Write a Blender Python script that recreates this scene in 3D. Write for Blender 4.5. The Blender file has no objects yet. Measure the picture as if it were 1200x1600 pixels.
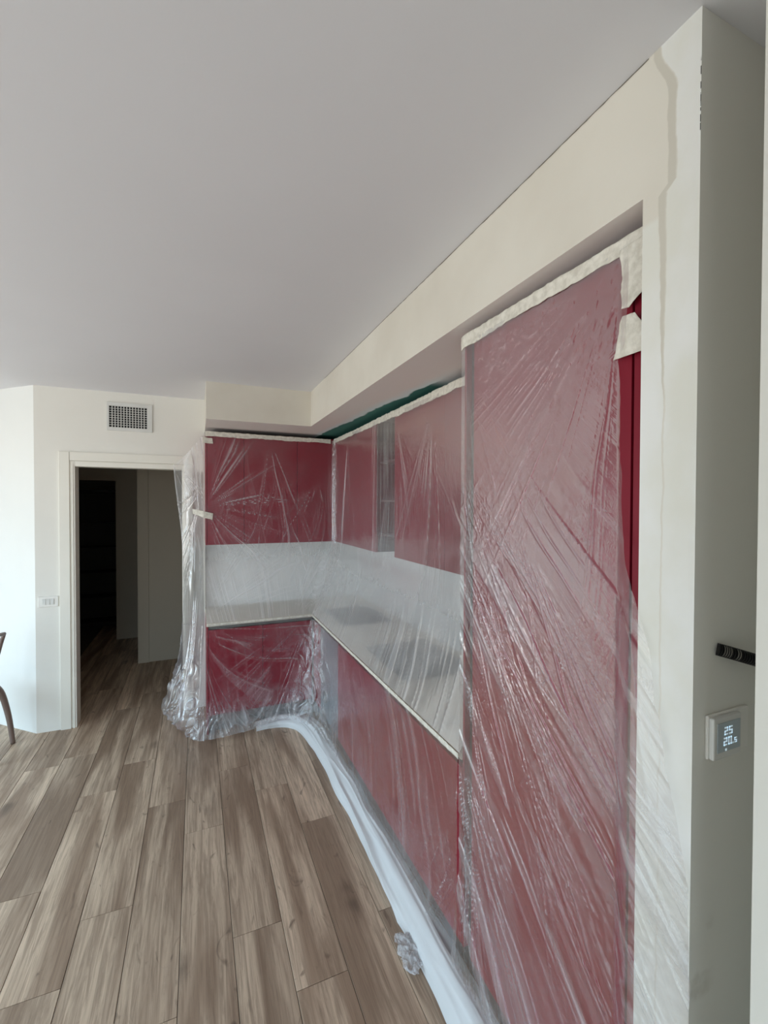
import bpy, bmesh, math, random
import numpy as np
from mathutils import Vector, Euler, Matrix

random.seed(7)
SC = bpy.context.scene
COL = SC.collection

# ------------------------------------------------------------------ camera
H = 1.79                       # camera height over the floor
cam_d = bpy.data.cameras.new('camera')
cam_d.sensor_fit = 'HORIZONTAL'
cam_d.sensor_width = 36.0
cam_d.lens = 692.64 / 1200 * 36
cam_d.clip_start = 0.02
cam = bpy.data.objects.new('camera', cam_d)
COL.objects.link(cam)
cam.location = (0, 0, H)
cam.rotation_euler = (Matrix.Rotation(-0.3994, 3, 'Z') @ Matrix.Rotation(math.pi / 2 - 0.016, 3, 'X')
                      @ Matrix.Rotation(0.0026, 3, 'Z')).to_euler()
SC.camera = cam

# ------------------------------------------------------------------ world, exposure
w = bpy.data.worlds.new('overcast_sky')
SC.world = w
w.use_nodes = True
nt = w.node_tree
nt.nodes.clear()
wo = nt.nodes.new('ShaderNodeOutputWorld')
bg = nt.nodes.new('ShaderNodeBackground')
tc = nt.nodes.new('ShaderNodeTexCoord')
sx = nt.nodes.new('ShaderNodeSeparateXYZ')
rp = nt.nodes.new('ShaderNodeValToRGB')
rp.color_ramp.elements[0].position = 0.46
rp.color_ramp.elements[0].color = (0.68, 0.68, 0.66, 1)
rp.color_ramp.elements[1].position = 0.53          # overcast sky: dim at the horizon, brighter overhead
rp.color_ramp.elements[1].color = (0.53, 0.70, 0.82, 1)
zen = rp.color_ramp.elements.new(1.0)
zen.color = (1.65, 2.35, 2.85, 1)
mr = nt.nodes.new('ShaderNodeMapRange')
mr.inputs[1].default_value = -1
mr.inputs[2].default_value = 1
nt.links.new(tc.outputs['Generated'], sx.inputs[0])
nt.links.new(sx.outputs['Z'], mr.inputs[0])
nt.links.new(mr.outputs[0], rp.inputs[0])
nt.links.new(rp.outputs[0], bg.inputs['Color'])
bg.inputs['Strength'].default_value = 5.3
nt.links.new(bg.outputs[0], wo.inputs[0])

SC.view_settings.view_transform = 'Standard'
SC.view_settings.look = 'None'
SC.view_settings.gamma = 1
SC.view_settings.use_curve_mapping = False
SC.view_settings.exposure = 0.0
cy = SC.cycles
cy.max_bounces = 12
cy.diffuse_bounces = 7
cy.glossy_bounces = 3
cy.transmission_bounces = 6
cy.transparent_max_bounces = 24
cy.caustics_reflective = False
cy.caustics_refractive = True
cy.sample_clamp_indirect = 6
cy.blur_glossy = 0.5

WIN_X, WIN_Y0, WIN_Y1, WIN_Z1 = -3.4, 0.2, 3.9, 2.30      # window band of the left wall
RW_Y, RW_X0, RW_X1 = -2.6, -2.9, -0.3                      # window behind the photographer


def portal(name, loc, rot, sx_, sy_):
    l = bpy.data.lights.new(name, 'AREA')
    l.shape = 'RECTANGLE'
    l.size = sx_
    l.size_y = sy_
    l.cycles.is_portal = True
    o = bpy.data.objects.new(name, l)
    COL.objects.link(o)
    o.location = loc
    o.rotation_euler = rot
    return o


portal('window_daylight', (WIN_X + .0, (WIN_Y0 + WIN_Y1) / 2, WIN_Z1 / 2), (0, -math.pi / 2, 0), WIN_Z1, WIN_Y1 - WIN_Y0)
portal('rear_window_daylight', ((RW_X0 + RW_X1) / 2, RW_Y, 1.2), (math.pi / 2, 0, 0), RW_X1 - RW_X0, 2.2)


# ------------------------------------------------------------------ helpers
def tag(o, label=None, cat=None, group=None, kind=None):
    if label: o['label'] = label
    if cat: o['category'] = cat
    if group: o['group'] = group
    if kind: o['kind'] = kind
    return o


def empty(name, loc, label, cat, group=None):
    o = bpy.data.objects.new(name, None)
    COL.objects.link(o)
    o.location = loc
    return tag(o, label, cat, group)


def link_bm(name, bm, mat, parent=None, bevel=0.0, smooth=False):
    bmesh.ops.recalc_face_normals(bm, faces=bm.faces[:])
    me = bpy.data.meshes.new(name)
    bm.to_mesh(me)
    bm.free()
    me.materials.append(mat)
    if smooth:
        for p in me.polygons: p.use_smooth = True
    o = bpy.data.objects.new(name, me)
    COL.objects.link(o)
    if parent is not None:
        o.parent = parent
        o.matrix_parent_inverse = Matrix.Translation(-Vector(parent.location))
    if bevel:
        m = o.modifiers.new('bevel', 'BEVEL')
        m.width = bevel
        m.segments = 2
        m.limit_method = 'ANGLE'
    return o


def bx(bm, x0, x1, y0, y1, z0, z1):
    vs = [bm.verts.new((x, y, z)) for x in (x0, x1) for y in (y0, y1) for z in (z0, z1)]
    for f in ((0, 1, 3, 2), (4, 6, 7, 5), (0, 4, 5, 1), (2, 3, 7, 6), (0, 2, 6, 4), (1, 5, 7, 3)):
        bm.faces.new([vs[i] for i in f])


def box(name, mat, x0, x1, y0, y1, z0, z1, parent=None, bevel=0.0, kind=None):
    bm = bmesh.new()
    bx(bm, min(x0, x1), max(x0, x1), min(y0, y1), max(y0, y1), min(z0, z1), max(z0, z1))
    o = link_bm(name, bm, mat, parent, bevel)
    if kind: o['kind'] = kind
    return o


def prism(name, mat, pts, z0, z1, kind=None, parent=None, bevel=0.0):
    bm = bmesh.new()
    a = [bm.verts.new((x, y, z0)) for x, y in pts]
    b = [bm.verts.new((x, y, z1)) for x, y in pts]
    bm.faces.new(a)
    bm.faces.new(b[::-1])
    for i in range(len(pts)):
        j = (i + 1) % len(pts)
        bm.faces.new((a[i], a[j], b[j], b[i]))
    o = link_bm(name, bm, mat, parent, bevel)
    if kind: o['kind'] = kind
    return o


def tube(bm, pts, radii, seg=10, cap=True):
    rings = []
    n = len(pts)
    for i, p in enumerate(pts):
        d = (pts[min(i + 1, n - 1)] - pts[max(i - 1, 0)]).normalized()
        s = d.cross(Vector((0, 0, 1)))
        if s.length < .1: s = d.cross(Vector((1, 0, 0)))
        s.normalize()
        t = s.cross(d)
        rings.append([bm.verts.new(p + (s * math.cos(a) + t * math.sin(a)) * radii[i])
                      for a in [2 * math.pi * k / seg for k in range(seg)]])
    for r0, r1 in zip(rings, rings[1:]):
        for k in range(seg):
            bm.faces.new((r0[k], r0[(k + 1) % seg], r1[(k + 1) % seg], r1[k]))
    if cap:
        bm.faces.new(rings[0][::-1])
        bm.faces.new(rings[-1])


# ------------------------------------------------------------------ materials
class N:
    def __init__(s, name):
        s.m = bpy.data.materials.new(name)
        s.m.use_nodes = True
        s.t = s.m.node_tree
        s.t.nodes.clear()
        s.out = s.t.nodes.new('ShaderNodeOutputMaterial')

    def n(s, kind, **kw):
        nd = s.t.nodes.new('ShaderNode' + kind)
        for k, v in kw.items():
            if k.startswith('_'):
                setattr(nd, k[1:], v)
        return nd

    def l(s, a, b):
        s.t.links.new(a, b)

    def val(s, sock, v):
        if hasattr(v, 'is_linked') or hasattr(v, 'links'):
            s.l(v, sock)
        else:
            sock.default_value = v

    def math(s, op, a, b=0.0, clamp=False):
        m = s.n('Math', _operation=op, _use_clamp=clamp)
        s.val(m.inputs[0], a)
        s.val(m.inputs[1], b)
        return m.outputs[0]

    def mix(s, f, a, b):
        m = s.n('Mix', _data_type='RGBA')
        s.val(m.inputs[0], f)
        s.val(m.inputs[6], a)
        s.val(m.inputs[7], b)
        return m.outputs[2]

    def noise(s, vec, scale, detail=3, rough=.5, dist=0.0):
        m = s.n('TexNoise')
        if vec is not None: s.l(vec, m.inputs['Vector'])
        m.inputs['Scale'].default_value = scale
        m.inputs['Detail'].default_value = detail
        m.inputs['Roughness'].default_value = rough
        m.inputs['Distortion'].default_value = dist
        return m.outputs[0]

    def ramp(s, v, lo, hi, a=0.0, b=1.0, smooth=True):
        m = s.n('MapRange')
        if smooth: m.interpolation_type = 'SMOOTHSTEP'
        s.val(m.inputs[0], v)
        m.inputs[1].default_value = lo
        m.inputs[2].default_value = hi
        m.inputs[3].default_value = a
        m.inputs[4].default_value = b
        return m.outputs[0]

    def pos(s, which='Object'):
        t = s.n('TexCoord')
        return t.outputs[which]

    def xyz(s, v):
        m = s.n('SeparateXYZ')
        s.l(v, m.inputs[0])
        return m.outputs

    def mapping(s, v, scale, loc=(0, 0, 0)):
        m = s.n('Mapping')
        s.l(v, m.inputs[0])
        m.inputs['Scale'].default_value = scale
        m.inputs['Location'].default_value = loc
        return m.outputs[0]

    def bump(s, h, strength, dist):
        b = s.n('Bump')
        s.l(h, b.inputs['Height'])
        b.inputs['Strength'].default_value = strength
        b.inputs['Distance'].default_value = dist
        return b.outputs[0]

    def bsdf(s, color, rough=.5, metal=0.0, normal=None, spec=.5, emis=None):
        b = s.n('BsdfPrincipled')
        s.val(b.inputs['Base Color'], color)
        s.val(b.inputs['Roughness'], rough)
        b.inputs['Metallic'].default_value = metal
        b.inputs['Specular IOR Level'].default_value = spec
        if normal is not None: s.l(normal, b.inputs['Normal'])
        if emis:
            b.inputs['Emission Color'].default_value = emis[0]
            b.inputs['Emission Strength'].default_value = emis[1]
        s.l(b.outputs[0], s.out.inputs[0])
        return s.m


def c(r, g, b):
    f = lambda v: ((v / 255 + .055) / 1.055) ** 2.4 if v > 10 else v / 255 / 12.92
    return (f(r), f(g), f(b), 1)


def simple(name, col, rough=.5, metal=0.0, spec=.5, var=.06, scale=6, bump=0.0, bscale=80):
    k = N(name)
    p = k.pos()
    n = k.noise(p, scale, 4)
    dark = tuple(v * (1 - var) for v in col[:3]) + (1,)
    lite = tuple(min(1, v * (1 + var)) for v in col[:3]) + (1,)
    cc = k.mix(k.ramp(n, .3, .7), dark, lite)
    nm = k.bump(k.noise(p, bscale, 3), bump, .002) if bump else None
    return k.bsdf(cc, rough, metal, nm, spec)


M = {}
M['paint_ceiling'] = simple('ceiling_paint', c(224, 224, 228), .85, spec=.2, var=.012, scale=1.5, bump=.08, bscale=120)
M['paint_door_wall'] = simple('door_wall_paint', c(231, 229, 222), .8, spec=.2, var=.015, scale=2, bump=.08, bscale=120)
M['paint_light'] = simple('pale_wall_paint', c(234, 235, 232), .8, spec=.2, var=.015, scale=2, bump=.08, bscale=120)
M['paint_grey'] = simple('grey_wall_paint', c(204, 203, 197), .8, spec=.2, var=.03, scale=3, bump=.1, bscale=120)
M['paint_near'] = simple('near_wall_paint', c(210, 208, 200), .8, spec=.2, var=.02, scale=2)
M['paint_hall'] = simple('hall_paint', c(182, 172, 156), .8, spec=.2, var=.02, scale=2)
M['backsplash'] = simple('backsplash_paint', c(244, 244, 243), .35, spec=.4, var=.015, scale=2)
M['trim_white'] = simple('door_trim_lacquer', c(232, 229, 219), .45, var=.015, scale=3)
M['red_lacquer'] = simple('red_matt_lacquer', c(130, 22, 42), .4, spec=.22, var=.04, scale=2)
M['carcass'] = simple('dark_carcass', c(62, 60, 60), .6)
M['gola'] = simple('grey_metal_profile', c(112, 112, 108), .4, metal=.5, var=.05)
M['darkgap'] = simple('dark_profile', c(52, 49, 47), .5)
M['plinth'] = simple('grey_plinth', c(128, 128, 126), .45, var=.05)
M['grey_front'] = simple('blue_grey_front', c(118, 126, 134), .3, metal=.4, var=.08)
M['worktop'] = simple('beige_worktop', c(220, 211, 196), .45, var=.04, scale=9)
M['black_glass'] = simple('black_glass', c(18, 19, 24), .08)
M['black_sink'] = simple('black_composite', c(38, 42, 48), .35)
M['white_plastic'] = simple('white_plastic', c(232, 230, 224), .35, var=.01)
M['vent_metal'] = simple('vent_metal', c(214, 214, 210), .4)
M['vent_dark'] = simple('duct_dark', c(38, 38, 38), .8)
M['conduit_black'] = simple('conduit_black', c(20, 20, 21), .3)
M['conduit_pale'] = simple('conduit_pale', c(190, 186, 176), .5)
M['slab'] = simple('screed', c(92, 78, 66), .8)
M['chair'] = simple('taupe_plastic', c(122, 104, 96), .4)
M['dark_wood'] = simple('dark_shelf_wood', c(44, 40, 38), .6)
M['window_frame'] = simple('white_window_frame', c(235, 235, 232), .4)
M['window_glass'] = None


def tape_mat():
    k = N('masking_tape_paper')
    p = k.pos()
    n = k.noise(k.mapping(p, (30, 30, 30)), 1.5, 5, .6)
    cc = k.mix(k.ramp(n, .3, .7), c(205, 200, 188), c(231, 227, 216))
    nm = k.bump(k.noise(p, 60, 4), .5, .003)
    return k.bsdf(cc, .7, 0, nm, .2)


M['tape'] = tape_mat()


def plank_mat():
    k = N('oak_look_plank')
    oi = k.n('ObjectInfo')
    rnd = oi.outputs['Random']
    p = k.pos()
    off = k.n('CombineXYZ')
    k.l(k.math('MULTIPLY', rnd, 37.0), off.inputs[0])
    k.l(k.math('MULTIPLY', rnd, 91.0), off.inputs[1])
    va = k.n('VectorMath', _operation='ADD')
    k.l(p, va.inputs[0])
    k.l(off.outputs[0], va.inputs[1])
    v = va.outputs[0]
    broad = k.noise(k.mapping(v, (8.5, .7, 1)), 1.0, 3, .5, .5)      # pale and dark bands along the plank
    grain = k.noise(k.mapping(v, (55, 2.6, 1)), 1.0, 6, .7, .9)
    fine = k.noise(k.mapping(v, (260, 7, 1)), 1.0, 4, .6)
    blot = k.noise(k.mapping(v, (14, 6, 1)), 1.0, 3, .5, 1.5)
    c1 = k.mix(k.ramp(broad, .38, .62), c(160, 136, 116), c(222, 198, 174))
    c2 = k.mix(k.ramp(grain, .36, .66, 0, .62), c1, c(132, 110, 92))
    c3 = k.mix(k.ramp(fine, .5, .75, 0, .38), c2, c(94, 76, 64))
    c4 = k.mix(k.ramp(blot, .64, .78, 0, .7), c3, c(90, 74, 63))
    # knots
    vo = k.n('TexVoronoi')
    k.l(k.mapping(v, (4.2, 1.5, 1)), vo.inputs['Vector'])
    vo.inputs['Scale'].default_value = 1.0
    kn = k.math('MULTIPLY', k.ramp(vo.outputs['Distance'], .05, .22, 1, 0), k.ramp(k.noise(v, 3, 2), .5, .62))
    c5 = k.mix(k.math('MULTIPLY', kn, .6), c4, c(78, 64, 56))
    hs = k.n('HueSaturation')
    k.l(c5, hs.inputs['Color'])
    k.l(k.math('ADD', k.math('MULTIPLY', rnd, .24), .80), hs.inputs['Value'])
    hs.inputs['Saturation'].default_value = 1.02
    nm = k.bump(grain, .15, .001)
    return k.bsdf(hs.outputs[0], k.ramp(grain, .3, .7, .36, .5), 0, nm, .45)


M['plank'] = plank_mat()


def column_mat():
    """beige old paint on the bulkhead, whiter filler strokes on the pier, bare green board on the soffit"""
    k = N('patched_wall_paint')
    g = k.n('NewGeometry')
    p = g.outputs['Position']
    x, y, z = k.xyz(p)
    wob = k.noise(k.mapping(p, (1, 1, 1)), 9.0, 5, .55)
    yy = k.math('ADD', y, k.math('MULTIPLY', k.math('SUBTRACT', wob, .5), .022))
    edge = k.math('ADD', k.ramp(z, 2.41, 2.425, .600, .581, False), k.ramp(z, 2.60, 2.70, 0, .035))
    d = k.math('SUBTRACT', yy, edge)
    white = k.ramp(d, -.003, .003, 1, 0)
    wid = k.ramp(z, 2.02, 2.40, .002, .016, False)
    dw = k.math('SUBTRACT', d, wid)
    band = k.math('MULTIPLY', k.ramp(dw, -.001, .002, 1, 0), k.ramp(d, -.003, .003, 0, 1))
    band = k.math('MULTIPLY', band, k.ramp(z, 1.98, 2.04))
    inner = k.math('MULTIPLY', k.ramp(dw, -.001, .002), k.ramp(z, 2.36, 2.375, 1, 0))
    beige = k.mix(k.ramp(k.noise(p, 2.5, 4), .3, .7), c(214, 208, 196), c(223, 218, 207))
    pale = k.mix(k.ramp(k.noise(k.mapping(p, (3, 3, 2)), 2.5, 4), .35, .7), c(232, 232, 229), c(225, 224, 215))
    col = k.mix(k.math('MAXIMUM', white, inner), beige, pale)
    col = k.mix(band, col, c(206, 201, 189))
    # green moisture-resistant board left bare on the underside, along the right-hand run
    nx, ny, nz = k.xyz(g.outputs['Normal'])
    under = k.ramp(nz, -.9, -.8, 1, 0)
    ed2 = k.math('ADD', x, k.math('MULTIPLY', k.math('SUBTRACT', k.noise(p, 5, 4), .5), .10))
    ed2 = k.math('SUBTRACT', ed2, k.ramp(y, 2.0, 3.9, .05, -.05, False))
    grn = k.math('MULTIPLY', k.ramp(ed2, 1.085, 1.10), k.ramp(y, 1.95, 2.12))
    halo = k.math('MULTIPLY', k.ramp(ed2, 1.00, 1.10), k.ramp(y, 1.7, 2.1))
    soff = k.mix(halo, c(236, 228, 224), c(226, 238, 240))
    soff = k.mix(grn, soff, c(66, 118, 110))
    col = k.mix(under, col, soff)
    # chipped corner bead
    chip = k.math('MULTIPLY', k.ramp(y, .5372, .5378, 1, 0), k.ramp(x, .8578, .8582, 1, 0))
    chip = k.math('MULTIPLY', chip, k.math('MULTIPLY', k.ramp(z, 2.44, 2.47), k.ramp(z, 2.60, 2.62, 1, 0)))
    chip = k.math('MULTIPLY', chip, k.ramp(k.noise(k.mapping(p, (20, 20, 60)), 1.2, 2), .45, .5))
    col = k.mix(chip, col, c(60, 60, 58))
    # pier side towards the photographer: base colour lifted to offset the shade there
    grey = k.math('MULTIPLY', k.ramp(ny, -.9, -.8, 1, 0), k.ramp(y, .54, .545, 1, 0))
    blotch = k.math('MULTIPLY', k.ramp(k.noise(p, 9, 4), .5, .62), k.math('MULTIPLY', k.ramp(z, .75, .85), k.ramp(z, .98, 1.02, 1, 0)))  # mottled browner patches low on this side, near the corner
    blotch = k.math('MULTIPLY', blotch, k.ramp(x, .9, .94, 1, 0))
    lift_col = k.mix(k.math('MULTIPLY', blotch, .3), c(228, 227, 220), c(170, 160, 142))
    col = k.mix(grey, col, lift_col)
    nm = k.bump(k.noise(p, 120, 3), .08, .002)
    return k.bsdf(col, .8, 0, nm, .2)


M['pier'] = column_mat()


def film_mat(name, base, gain, streak, crinkle, tint=(.93, .93, .96, 1), rough=.2, blur=0.0, ustr=70, bumps=.25, transl=.6, gloss=.75):
    """thin polythene: clear, with milky stretch streaks, crinkle relief and a window-bright gloss"""
    k = N(name)
    at = k.n('Attribute')
    at.attribute_name = 'crease'
    cr = at.outputs['Fac']
    uv = k.n('UVMap')
    uv.uv_map = 'flow'
    u = uv.outputs[0]
    s1 = k.noise(k.mapping(u, (ustr, 1.2, 1)), 1.0, 4, .6, .3)
    s2 = k.noise(k.mapping(u, (ustr * 3.2, 6, 1)), 1.0, 3, .6, .2)
    p = k.pos()
    k1 = k.noise(p, 38, 5, .65, 1.2)
    rid = k.math('SUBTRACT', 1.0, k.math('MULTIPLY', k.math('ABSOLUTE', k.math('SUBTRACT', k1, .5)), 9.0), True)
    patch = k.ramp(k.noise(p, 5.0, 3), .42, .62)
    st = k.math('ADD', k.ramp(s1, .56, .74), k.math('MULTIPLY', k.ramp(s2, .62, .8), .6))
    op = k.math('ADD', base, k.math('MULTIPLY', cr, gain))
    op = k.math('ADD', op, k.math('MULTIPLY', st, streak))
    op = k.math('ADD', op, k.math('MULTIPLY', k.math('MULTIPLY', rid, patch), crinkle))
    op = k.math('ADD', op, k.math('MULTIPLY', patch, base * .35))
    op = k.math('MINIMUM', op, .93)
    hgt = k.math('ADD', k.math('MULTIPLY', s1, .8), k.math('MULTIPLY', rid, k.math('MULTIPLY', patch, .35)))
    nm = k.bump(hgt, bumps, .006)
    df = k.n('BsdfDiffuse')
    df.inputs['Color'].default_value = tint
    k.l(nm, df.inputs['Normal'])
    trl = k.n('BsdfTranslucent')
    trl.inputs['Color'].default_value = tint
    milk = k.n('MixShader')
    milk.inputs[0].default_value = transl
    k.l(df.outputs[0], milk.inputs[1])
    k.l(trl.outputs[0], milk.inputs[2])
    clear = k.n('BsdfTransparent')
    clear.inputs['Color'].default_value = (.985, .985, .985, 1)
    cl = clear.outputs[0]
    if blur:
        rf = k.n('BsdfRefraction')
        rf.inputs['Roughness'].default_value = .65
        rf.inputs['IOR'].default_value = 1.07
        rf.inputs['Color'].default_value = (.97, .97, .97, 1)
        b = k.n('Attribute')
        b.attribute_name = 'haze'
        mb = k.n('MixShader')
        k.l(k.math('MULTIPLY', b.outputs['Fac'], blur), mb.inputs[0])
        k.l(cl, mb.inputs[1])
        k.l(rf.outputs[0], mb.inputs[2])
        cl = mb.outputs[0]
    m1 = k.n('MixShader')
    k.l(op, m1.inputs[0])
    k.l(cl, m1.inputs[1])
    k.l(milk.outputs[0], m1.inputs[2])
    gl = k.n('BsdfGlossy')
    gl.inputs['Roughness'].default_value = rough
    gl.inputs['Color'].default_value = (1, 1, 1, 1)
    k.l(nm, gl.inputs['Normal'])
    fr = k.n('Fresnel')
    fr.inputs['IOR'].default_value = 1.5
    k.l(nm, fr.inputs['Normal'])
    m2 = k.n('MixShader')
    k.l(k.math('MINIMUM', k.math('MULTIPLY', fr.outputs[0], gloss), .5), m2.inputs[0])
    k.l(m1.outputs[0], m2.inputs[1])
    k.l(gl.outputs[0], m2.inputs[2])
    k.l(m2.outputs[0], k.out.inputs[0])
    return k.m


M['film_tall'] = film_mat('polythene_over_tall_unit', .045, .42, .08, .08, gloss=.32, bumps=.18)
M['film_upper'] = film_mat('polythene_over_wall_units', .03, .5, .07, .05, blur=.34, transl=.35, gloss=.36, bumps=.15)
M['film_base'] = film_mat('polythene_over_base_units', .05, .42, .12, .12, gloss=.34, bumps=.2)
M['film_curtain'] = film_mat('polythene_curtain', .14, .45, .10, .08, gloss=.4, bumps=.2)
M['film_bundle'] = film_mat('polythene_many_layers', .90, .1, .02, .03, tint=(.95, .97, .99, 1), transl=.3, rough=.3, gloss=.4, bumps=.15)
M['film_scrap'] = film_mat('polythene_scrap', .4, .4, .1, .2, gloss=.3)


# ------------------------------------------------------------------ setting
CZ = H + .9166      # ceiling
SZ = H + .637       # soffit
XB, YB = .857, 3.5626
XE = .0655
YD, YW2, XW = 4.21, 4.30, 1.52

floor = box('floor', M['slab'], -3.6, 1.7, -2.8, 8.4, -.12, -.012, kind='structure')
box('ceiling', M['paint_ceiling'], -3.6, 1.7, -2.8, 8.4, CZ, CZ + .15, kind='structure')

# planks: 0.2 m columns running away from the camera, joints as they fall in the photograph
PL = 1.24
offs = {-4: 2.476, -3: 1.946, -2: 2.233, -1: 1.68, 0: 1.37, 1: 1.901, 2: 1.598, 3: 2.444, 4: 1.78, 5: 2.2}
pm = {}


def plank_mesh(L):
    key = round(L, 3)
    if key not in pm:
        bm = bmesh.new()
        g = .0011
        bx(bm, g, .2 - g, g, L - g, -.012, 0)
        bmesh.ops.bevel(bm, geom=[e for e in bm.edges if all(v.co.z > -.001 for v in e.verts)], offset=.0008, segments=1, affect='EDGES')
        bmesh.ops.recalc_face_normals(bm, faces=bm.faces[:])
        me = bpy.data.meshes.new('plank')
        bm.to_mesh(me)
        bm.free()
        me.materials.append(M['plank'])
        pm[key] = me
    return pm[key]


for k in range(-17, 6):
    x0 = -.07 + .2 * k
    o_ = offs.get(k, (k * .4137 % 1) * PL)
    hall = -9 <= k <= 2
    y_end = 4.3 if x0 > -.0 and not hall else (8.2 if hall else min(5.25, 4.30))
    if k < -6: y_end = 5.2
    y = o_ - PL * math.ceil((o_ - .35) / PL)
    while y < y_end:
        L = min(PL, y_end - y)
        if L > .06:
            o = bpy.data.objects.new('plank', plank_mesh(L))
            COL.objects.link(o)
            o.parent = floor
            o.location = (x0, y, 0)
        y += PL

# right side: pier with its shaded side, bulkhead (L-shaped), niche, wall beside the camera
prism('wall_right', M['pier'], [(XB, .536), (XW + .12, .536), (XW + .12, .65), (XB, .65)], 0, CZ, 'structure')
prism('wall_bulkhead', M['pier'], [(XB, .65), (XW + .12, .65), (XW + .12, YW2 + .12), (XE, YW2 + .12), (XE, YB), (XB, YB)], SZ, CZ, 'structure')
box('wall_right_rear', M['backsplash'], XW, XW + .12, .65, YW2 + .12, 0, SZ, kind='structure')
box('wall_back', M['backsplash'], XE, XW, YW2, YW2 + .12, 0, SZ, kind='structure')
box('wall_near', M['paint_near'], .70, XW + .12, -2.8, .356, 0, CZ, kind='structure')
box('wall_niche', M['paint_grey'], 1.30, XW + .12, .356, .536, 0, CZ, kind='structure')

# wall with the doorway
OX0, OX1, OZ = -.93, -.09, 2.13
bm = bmesh.new()
bx(bm, -1.158, OX0, YD, YD + .12, 0, CZ)
bx(bm, OX1, XE, YD, YD + .12, 0, CZ)
bx(bm, OX0, OX1, YD, YD + .12, OZ, CZ)
link_bm('wall_door_side', bm, M['paint_door_wall'])['kind'] = 'structure'
# diagonal wall
prism('wall_diagonal', M['paint_light'], [(-1.158, YD), (-1.158, YD + .12), (-2.22, 5.33), (-2.30, 5.25)], 0, CZ, 'structure')
box('wall_far', M['paint_light'], -3.4, -2.24, 5.25, 5.37, 0, CZ, kind='structure')


def wall_open(name, mat, axis, c0, c1, a0, a1, o0, o1, oz0, oz1):
    bm = bmesh.new()
    seg = [(a0, o0, 0, CZ), (o1, a1, 0, CZ), (o0, o1, oz1, CZ)]
    if oz0 > 0: seg.append((o0, o1, 0, oz0))
    for s0, s1, z0, z1 in seg:
        if axis == 'x':
            bx(bm, c0, c1, s0, s1, z0, z1)
        else:
            bx(bm, s0, s1, c0, c1, z0, z1)
    o = link_bm(name, bm, mat)
    o['kind'] = 'structure'
    return o


wall_open('wall_left', M['paint_light'], 'x', -3.6, -3.4, -2.8, 5.37, WIN_Y0, WIN_Y1, 0, WIN_Z1)
wall_open('wall_rear', M['paint_light'], 'y', -2.8, -2.6, -3.4, .70, RW_X0, RW_X1, .1, 2.3)


def window(name, axis, cc, a0, a1, z0, z1, n):
    bm = bmesh.new()

    def b(s0, s1, q0, q1):
        if axis == 'x':
            bx(bm, cc - .03, cc + .03, s0, s1, q0, q1)
        else:
            bx(bm, s0, s1, cc - .03, cc + .03, q0, q1)
    b(a0, a1, z0, z0 + .06)
    b(a0, a1, z1 - .06, z1)
    for i in range(n + 1):
        s = a0 + (a1 - a0) * i / n
        b(max(a0, s - .04), min(a1, s + .04), z0 + .06, z1 - .06)
    o = link_bm(name, bm, M['window_frame'])
    o['kind'] = 'structure'


window('window_1', 'x', -3.5, WIN_Y0, WIN_Y1, 0, WIN_Z1, 3)
window('window_2', 'y', -2.7, RW_X0, RW_X1, .1, 2.3, 2)

# hall beyond the door
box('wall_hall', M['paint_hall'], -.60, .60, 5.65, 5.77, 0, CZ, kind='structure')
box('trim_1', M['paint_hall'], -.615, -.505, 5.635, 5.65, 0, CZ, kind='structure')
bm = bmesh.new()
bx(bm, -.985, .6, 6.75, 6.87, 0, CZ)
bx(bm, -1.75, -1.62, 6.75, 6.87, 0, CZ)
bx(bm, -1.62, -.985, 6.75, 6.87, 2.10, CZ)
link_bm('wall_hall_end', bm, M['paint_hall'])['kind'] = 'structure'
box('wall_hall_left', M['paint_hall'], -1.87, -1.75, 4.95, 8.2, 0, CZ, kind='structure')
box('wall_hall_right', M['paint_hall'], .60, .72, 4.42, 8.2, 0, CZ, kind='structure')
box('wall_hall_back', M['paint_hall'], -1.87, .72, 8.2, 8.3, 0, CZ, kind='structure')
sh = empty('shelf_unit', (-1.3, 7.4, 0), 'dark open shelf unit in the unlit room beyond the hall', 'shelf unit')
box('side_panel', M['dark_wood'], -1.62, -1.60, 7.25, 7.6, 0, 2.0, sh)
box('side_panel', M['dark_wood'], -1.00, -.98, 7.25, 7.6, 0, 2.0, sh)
box('back_panel', M['dark_wood'], -1.60, -1.00, 7.585, 7.6, 0, 2.0, sh)  # added dark sheet, stands in for the darkness of the unlit room
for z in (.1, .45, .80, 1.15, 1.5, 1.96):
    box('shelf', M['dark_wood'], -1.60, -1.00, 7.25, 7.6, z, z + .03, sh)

# door lining and architraves
d1 = bpy.data.objects.new('door_1', None)
COL.objects.link(d1)
d1.location = (-.5, YD, 0)
d1['kind'] = 'structure'
JX0, JX1, JZ = -.892, -.118, 2.09


def dpart(name, x0, x1, y0, y1, z0, z1, bev=.002):
    box(name, M['trim_white'], x0, x1, y0, y1, z0, z1, d1, bev)


dpart('architrave', -.998, -.928, YD - .016, YD, 0, 2.205)
dpart('architrave', -.926, -.03, YD - .014, YD, 2.135, 2.205)
dpart('architrave', -.10, -.03, YD - .016, YD, 0, 2.133)
dpart('jamb', -.928, JX0, YD - .006, YD + .12, 0, 2.133)
dpart('jamb', JX1, -.092, YD - .006, YD + .12, 0, 2.133)
dpart('jamb', JX0, JX1, YD - .006, YD + .12, JZ, 2.133)
dpart('door_stop', -.915, -.905, YD - .012, YD - .006, 0, 2.12, 0)

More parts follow.
